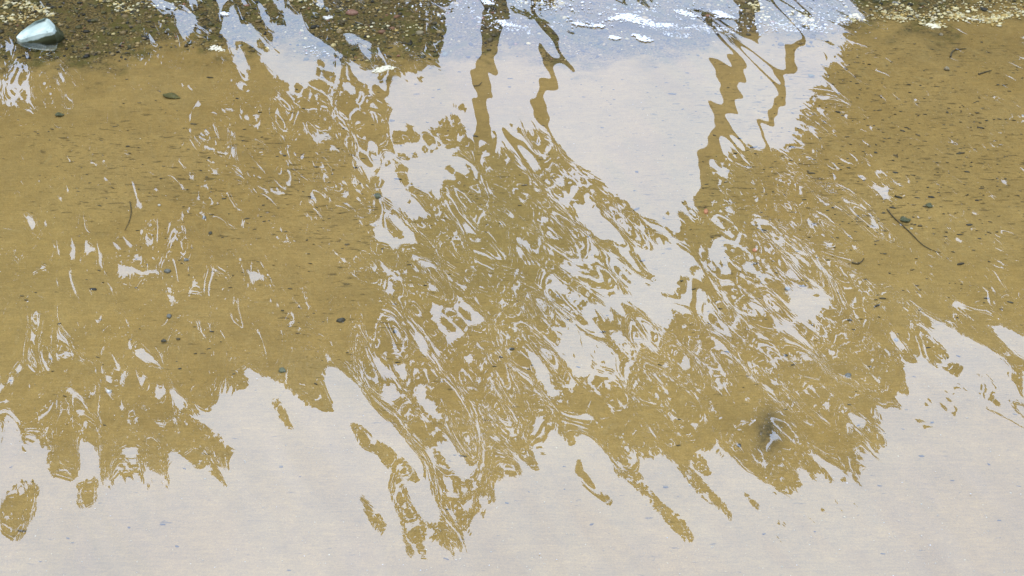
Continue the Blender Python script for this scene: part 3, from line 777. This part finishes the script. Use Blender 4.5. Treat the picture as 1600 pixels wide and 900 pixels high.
PEB=[ # u, v, length px, height px, colour, name, label, category
 (550,22,20,11,'red','pebble','flat reddish pebble lying in the olive gravel patch near the foam','pebble'),
 (656,53,13,9,'tan','pebble','tan pebble at the edge of the olive gravel patch','pebble'),
 (637,4,12,7,'tan','pebble','small tan pebble at the very top of the olive gravel patch','pebble'),
 (695,86,9,8,'green','pebble','dark green pebble at the tip of the olive gravel patch','pebble'),
 (590,308,12,11,'green','pebble','round greenish pebble in the sand beside the long pale mirrored streak','pebble'),
 (532,502,13,9,'dark','pebble','jagged dark grey pebble in the middle of the brown sand','pebble'),
 (617,519,6,6,'dark','pebble','little dark pebble just above a pale mirrored fleck','pebble'),
 (441,580,10,9,'green','pebble','mossy pebble half sunk by the tooth of the left pale field','pebble'),
 (800,546,8,5,'dark','pebble','black pebble left of the tangled pale streaks','pebble'),
 (262,425,11,8,'grey','pebble','brown grey pebble on bare sand right of the pale bow-shaped fleck','pebble'),
 (319,341,7,5,'grey','pebble','small grey pebble in the dark speckled sand','pebble'),
 (329,365,6,6,'dark','pebble','tiny round dark pebble below the speckled sand rows','pebble'),
 (291,407,8,6,'grey','pebble','small grey oval pebble above the bare left sand','pebble'),
 (264,495,8,8,'grey','pebble','round brownish pebble on smooth sand at the left','pebble'),
 (1325,588,9,7,'grey','pebble','blue grey pebble among slanting streaks at the right','pebble'),
 (1400,532,6,5,'grey','pebble','grey pebble inside a pale mirrored oval','pebble'),
 (1230,452,8,6,'grey','pebble','grey pebble above the forked pale fleck','pebble'),
 (1479,109,8,8,'tan','pebble','brown pebble under the dark curled stem','pebble'),
 (1470,55,7,6,'tan','pebble','small tan pebble below the cream grit line','pebble'),
 (1155,697,6,6,'dark','pebble','black pebble beside the dark stain','pebble'),
 (1228,556,6,5,'dark','pebble','small black pebble above the dark stain','pebble'),
 (1103,332,7,9,'orange','chip','orange chip beside the leaning mirrored trunk','chip'),
 (1179,392,8,7,'orange','chip','orange chip among fine pale streaks right of the leaning trunk','chip'),
 (171,612,8,6,'white','shell','white shell fragment on sand above the lower left lobes','shell'),
 (256,533,9,5,'dark','chip','dark purplish chip alone on smooth left sand','chip'),
 (1424,358,5,4,'white','shell','tiny cream shell beside the long twig','shell'),
 (249,321,5,4,'white','shell','tiny cream shell among the dark sand rows','shell'),
]
for i,(u,v,w,h,cname,nm,label,cat) in enumerate(PEB):
    c=on_bed(u,v); k=px(c.y); me=rock_mesh(i+1,w*k/2,h*k*.62,h*k*.42,.45,2); me.materials.append(PM[cname])
    for p in me.polygons: p.use_smooth=True
    o=bpy.data.objects.new(nm,me); col.objects.link(o); o.location=c+Vector((0,0,h*k*.2)); o.rotation_euler.z=rnd.uniform(-.4,.4); tag(o,label,cat,'pebbles and chips on the bed')
TWM=plain('twig_bark',(.05,.038,.016),(.10,.072,.03),90,.8)
def twig(pts,wpx,label,cat='twig',name='twig',floatz=None,mat=None):
    P=[on_bed(u,v,.004) if floatz is None else Vector((*on_water(u,v,floatz),floatz)) for u,v in pts]; o_=P[0]; k=px(P[0].y)
    # smooth the path
    Q=[];n=len(P)
    for i in range(n-1):
        p0,p1,p2,p3=P[max(i-1,0)],P[i],P[i+1],P[min(i+2,n-1)]
        for s in (0,.25,.5,.75):
            Q.append(.5*((2*p1)+(p2-p0)*s+(2*p0-5*p1+4*p2-p3)*s*s+(3*p1-p0-3*p2+p3)*s**3))
    Q.append(P[-1]); R=[wpx*k/2*(1-.65*i/len(Q)) for i in range(len(Q))]
    o=build(name,*tube([q-o_ for q in Q],R,7),mat or TWM); o.location=o_; return tag(o,label,cat,'twigs and stems')
twig([(1386,327),(1398,341),(1420,361),(1440,381),(1455,390),(1470,395)],2.4,'long thin bent twig lying aslant on the right sand')
twig([(1485,89),(1488,81),(1495,77),(1510,76)],3.,'dark curled stem hooked like a question mark on speckled sand','stem','stem')
twig([(1529,116),(1538,113),(1549,110)],3.,'short straight dark twig right of the curled stem')
twig([(1331,410),(1340,412),(1346,409),(1350,403)],3.,'short black hooked twig across a pale slanting oval')
twig([(203,315),(205,330),(202,345),(195,360)],1.8,'hair thin dark stem standing in the speckled left sand','stem','stem')
twig([(740,134),(748,133),(753,128)],1.8,'tiny black stem lying over the straight mirrored trunk','stem','stem')
twig([(63,3),(69,12),(74,20)],3.,'straight pale stick poking up behind the pale stone','stick','stick',None,plain('pale_stick',(.34,.33,.28),(.44,.43,.38)))
LFM={'olive':plain('olive_leaf',(.10,.09,.022),(.145,.125,.03),40),'dull':plain('dull_green_leaf',(.07,.078,.03),(.11,.115,.05),40)}
def fallen_leaf(u,v,lpx,wpx,ang,mat,label):
    c=on_bed(u,v,.006); k=px(c.y); V=[];Fc=[]; n=9
    for side in (0,1):
        for i in range(n):
            s=i/(n-1); w=math.sin(math.pi*s**.8)*.5*wpx*k/.45+.0004; x=(s-.5)*lpx*k; zc=.004*math.sin(s*5)+ .003*s
            V+= [Vector((x,-w,zc-.002*side)),Vector((x,0,zc+.002-.002*side)),Vector((x,w,zc-.001-.002*side))]
    for i in range(n-1):
        for j in range(2):
            a=i*3+j; q=(a,a+3,a+4,a+1); Fc.append(q); b=[x+n*3 for x in q][::-1]; Fc.append(tuple(b))
        for j in (0,2):
            a=i*3+j; Fc.append((a,a+3,a+3+n*3,a+n*3))
    o=build('fallen_leaf',V,Fc,mat); o.location=c; o.rotation_euler.z=math.radians(ang); tag(o,label,'leaf','fallen leaves on the bed')
fallen_leaf(268,150,32,8,-22,LFM['olive'],'long olive leaf lying on sand below the gravel')
fallen_leaf(1415,343,18,8,12,LFM['dull'],'broad dull green leaf scrap touching the long twig')
fallen_leaf(1452,321,12,6,-35,LFM['dull'],'smaller dull green leaf scrap above the long twig')
fallen_leaf(93,179,14,6,20,LFM['dull'],'small dark leaf scrap by the pale specks under the stone')
fallen_leaf(1268,118,10,5,60,LFM['dull'],'blue green leaf scrap beside the stepped thin trunk image')
# countless small grains: gravel stones, grit, shell crumbs
ICO=None
def ico0():
    import bmesh
    bm=bmesh.new(); bmesh.ops.create_icosphere(bm,subdivisions=1,radius=1); V=np.array([v.co[:] for v in bm.verts]); Fc=np.array([[v.index for v in f.verts] for f in bm.faces]); bm.free(); return V,Fc
IV,IF=ico0()
def grains(name,C,S,colr,mat,flat=.6,smooth=True,stretch=0.):
    """C (n,3) centres, S (n,) radii, colr (n,3)"""
    n=len(C); sc_=S[:,None,None]*rg.uniform(.6,1.3,(n,1,3))*np.array([[[1.15,1.,flat]]])
    B=IV[None]*(1+rg.normal(0,.16,(n,len(IV),1))); B=B*sc_
    th=rg.uniform(0,2*np.pi,n) if not stretch else rg.normal(-.1,.3,n)
    if stretch: B=B*np.array([[[stretch,.8,1.]]])
    c,s=np.cos(th)[:,None],np.sin(th)[:,None]
    X_,Y_=B[...,0]*c-B[...,1]*s,B[...,0]*s+B[...,1]*c
    V=np.stack([X_,Y_,B[...,2]],-1)+C[:,None]; Fc=(IF[None]+np.arange(n)[:,None,None]*len(IV)).reshape(-1,3)
    return mesh_np(name,V.reshape(-1,3),Fc,smooth,mat,None,{'tint':np.repeat(colr,len(IV),0)})
GM=Mat('gravel_grains',.6); GM.l(GM.attr('tint').outputs['Color'],GM.b.inputs['Base Color'])
def scatter_pix(n,u0,u1,v0,v1): return rg.uniform(u0,u1,n),rg.uniform(v0,v1,n)
def bed_pts(u,v,up):
    x,y=on_water(u,v)
    for _ in range(4): z=bed_z(x,y)+up; x,y=on_water(u,v,z)
    return np.stack([x,y,z],1)
def pick(pal,p,n): return np.array(pal)[rg.choice(len(pal),n,p=p)]*rg.uniform(.7,1.3,(n,1))
# gravel over the whole inner edge of the beach
n=GRAVEL_N; x=rg.uniform(-4.2,4.2,n); y=rg.uniform(7.15,9.6,n); U,V_=to_pix(x,y,bed_z(x,y))
gl_=np.interp(U,[-400,0,150,320,420,520,640,760,900,1150,1300,1400,1600,2000],[100,97,98,86,74,84,104,100,92,78,52,26,26,26])
gl_=gl_+13*np.sin(U/71+.6)+9*np.sin(U/29+2)
cl=np.array([noise.noise(Vector((a*2.3,b*3.1,0))) for a,b in zip(x,y)])
keep=rg.random(n)<np.clip((gl_-V_+30*cl)/46+.3,0,1); keep&=~((U>1330)&(rg.random(n)<.45))
x,y=x[keep],y[keep]; n=len(x); S=np.exp(rg.normal(math.log(.0056),.45,n)).clip(.003,.02)
C=np.stack([x,y,bed_z(x,y)+S*.25],1)
tag(grains('gravel',C,S,pick([(.075,.054,.017),(.19,.13,.048),(.07,.06,.014),(.32,.225,.085),(.24,.11,.055),(.48,.38,.16),(.02,.016,.008)],[.27,.2,.2,.10,.03,.04,.16],n),GM.m),'loose wet gravel along the inner edge of the shallows','gravel',kind='stuff')
# dark crumbs on the sand
u,v=scatter_pix(8500,-150,1750,50,960)
den_=.08+1.35*np.exp(-((u-1440)/230)**2-((v-190)/150)**2)+.5*np.exp(-((u-1400)/260)**2-((v-330)/120)**2)+.5*np.exp(-((u-380)/260)**2-((v-300)/120)**2)+.3*np.exp(-((u-980)/300)**2-((v-170)/90)**2)
keep=rg.random(len(u))<den_*.75*np.where(v>600,.3,1); C=bed_pts(u[keep],v[keep],.0012); n=len(C)
tag(grains('grit',C,rg.uniform(.0016,.0048,n)*np.where(rg.random(n)<.12,1.8,1),pick([(.045,.033,.012),(.075,.054,.02),(.035,.032,.022),(.11,.08,.035)],[.4,.3,.2,.1],n),GM.m,.5,stretch=1.7),'scattered dark grit and crumbs on the sandy bed','grit',kind='stuff')
u,v=scatter_pix(4200,-150,1750,80,960); C=bed_pts(u,v,.001); n=len(C)
tag(grains('shell_crumbs',C,rg.uniform(.0008,.0021,n)*np.where(rg.random(n)<.05,1.6,1),pick([(.40,.32,.15),(.45,.40,.26),(.34,.25,.09)],[.5,.3,.2],n),GM.m),'tiny pale shell crumbs sprinkled over the sand','shell crumbs',kind='stuff')
# cream grit at the top edge, under water
def band(spec):
    U=[];V=[]
    for u0,v0,u1,v1,w,n in spec:
        s=rg.random(n); U.append(u0+(u1-u0)*s+rg.normal(0,w*1.5,n)); V.append(v0+(v1-v0)*s+rg.normal(0,w,n))
    return np.concatenate(U),np.concatenate(V)
u,v=band([(1350,8,1600,10,8,170),(1370,22,1480,28,5,190),(1480,24,1560,32,3.2,300),(1540,30,1620,16,3.2,200),(1460,12,1600,12,8,130),(1440,38,1475,40,2.5,60),(1380,24,1420,30,3,90),(1240,20,1275,40,5,130),(1175,2,1200,30,6,120),(1310,30,1350,28,3,90),
  (0,4,60,10,5,130),(0,28,50,26,4,110),(40,12,80,20,4,70),(180,6,210,18,5,70),(150,2,300,10,5,80),(75,20,85,22,2,20),(460,4,600,10,5,60),(520,45,660,45,6,70),(800,0,890,8,4,90)])
C=bed_pts(u,v,.004); n=len(C)
CG=Mat('cream_grit',.5); CG.l(CG.attr('tint').outputs['Color'],CG.b.inputs['Base Color'])
tag(grains('cream_grit',C,np.exp(rg.normal(math.log(.0048),.5,n)).clip(.002,.013),pick([(.66,.56,.28),(.70,.62,.40),(.45,.31,.09)],[.4,.25,.35],n).clip(0,.85),CG.m,.5),'cream coloured grit and shell washed up along the inner edge','grit',kind='stuff')
# foam: clusters of white bubbles on the surface
FM=Mat('foam',.45); FM.l(FM.attr('tint').outputs['Color'],FM.b.inputs['Base Color']); FM.b.inputs['Subsurface Weight'].default_value=0
def foam_pts(u,v,z=.002):
    x,y=on_water(u,v,z); return np.stack([x,y,np.full_like(x,z)],1)
def foam_patch(pts,wpx,n,label,tint=(.62,.62,.62),rmin=.002,rmax=.010):
    n=int(n*1.7); s=rg.random(n)*(len(pts)-1); i=np.minimum(s.astype(int),len(pts)-2); f=s-i; P_=np.array(pts,float)
    q=P_[i]*(1-f)[:,None]+P_[i+1]*f[:,None]; taper=np.sin(np.pi*np.clip(s/(len(pts)-1),.08,.92))
    u=q[:,0]+rg.normal(0,1,n).clip(-1.6,1.6)*wpx; v=q[:,1]+rg.normal(0,1,n).clip(-1.7,1.7)*wpx*.45*(.35+taper)
    C=foam_pts(u,v); S=(rmin+(rmax-rmin)*rg.random(n)**1.6)*(.5+.6*taper)
    o=grains('foam_patch',C,S,np.tile(np.array([tint]),(n,1))*rg.uniform(.93,1.05,(n,1)),FM.m,.42)
    return tag(o,label,'foam','patches of foam on the water')
foam_patch([(957,30),(975,25),(1000,33),(1030,40)],5,230,'longest bright foam streak floating on the pale blue shallows',rmax=.011)
foam_patch([(1056,16),(1072,21),(1088,25)],3,70,'short foam streak floating above the longest one')
foam_patch([(1114,17),(1125,22),(1144,27)],3.5,80,'bright foam streak next to the leaning trunk image',rmax=.011)
foam_patch([(924,40),(944,40)],2.5,36,'little foam dash level with the longest streak, nearer the zigzag trunk image')
foam_patch([(893,35),(905,37),(918,40)],2.,30,'foam flecks touching the zigzag trunk image')
foam_patch([(952,57),(967,60)],2.5,34,'small foam dash below the longest streak',rmax=.011)
foam_patch([(990,53),(1002,60),(1016,63)],3.,70,'wedge of foam under the middle of the longest streak',rmax=.011)
foam_patch([(1038,38),(1047,40)],2.5,34,'foam dab at the end of the longest streak',rmax=.011)
foam_patch([(588,113),(598,107),(616,105)],3.5,90,'cream foam clump at the tip of the olive gravel patch',(.54,.49,.34))
foam_patch([(778,33),(790,36),(806,41)],3.5,70,'white foam cluster crossing the straight trunk image')
foam_patch([(328,76),(338,74),(347,79)],3,60,'cream foam clump beside the narrow pale gap',(.54,.49,.34))
foam_patch([(1450,38),(1466,42)],2.5,45,'cream foam dab below the cream grit line on the right',(.55,.50,.32))
foam_patch([(510,28),(517,26)],2.5,24,'foam dab beside the reddish pebble',(.46,.44,.36))
foam_patch([(756,2),(768,5)],3.5,44,'foam tuft at the top of the straight trunk image')
foam_patch([(345,20),(356,22)],2.5,26,'foam dab floating in the narrow pale gap')
u,v=band([(1000,38,1150,48,3,260),(1040,52,1075,55,2,50),(880,30,960,40,2.5,40),(700,20,900,35,14,160),(760,38,830,48,4,80),(1150,40,1330,30,8,240),(1200,42,1300,46,3.5,130),(1230,8,1330,10,6,60),(900,10,1150,20,10,220),(480,75,505,85,4,40),(800,4,900,10,5,120),(620,3,760,15,8,90)])
u2,v2=scatter_pix(230,-100,1700,60,960); u=np.concatenate([u,u2]); v=np.concatenate([v,v2]); C=foam_pts(u,v,.0012); n=len(C)
tag(grains('foam',C,np.where(np.arange(n)<n-230,np.exp(rg.normal(math.log(.0032),.5,n)).clip(.0015,.009),rg.uniform(.0008,.0022,n)),np.tile([[.54,.54,.54]],(n,1))*rg.uniform(.7,1.1,(n,1)),FM.m,.45),'fine white foam flecks drifting on the surface','foam',kind='stuff')
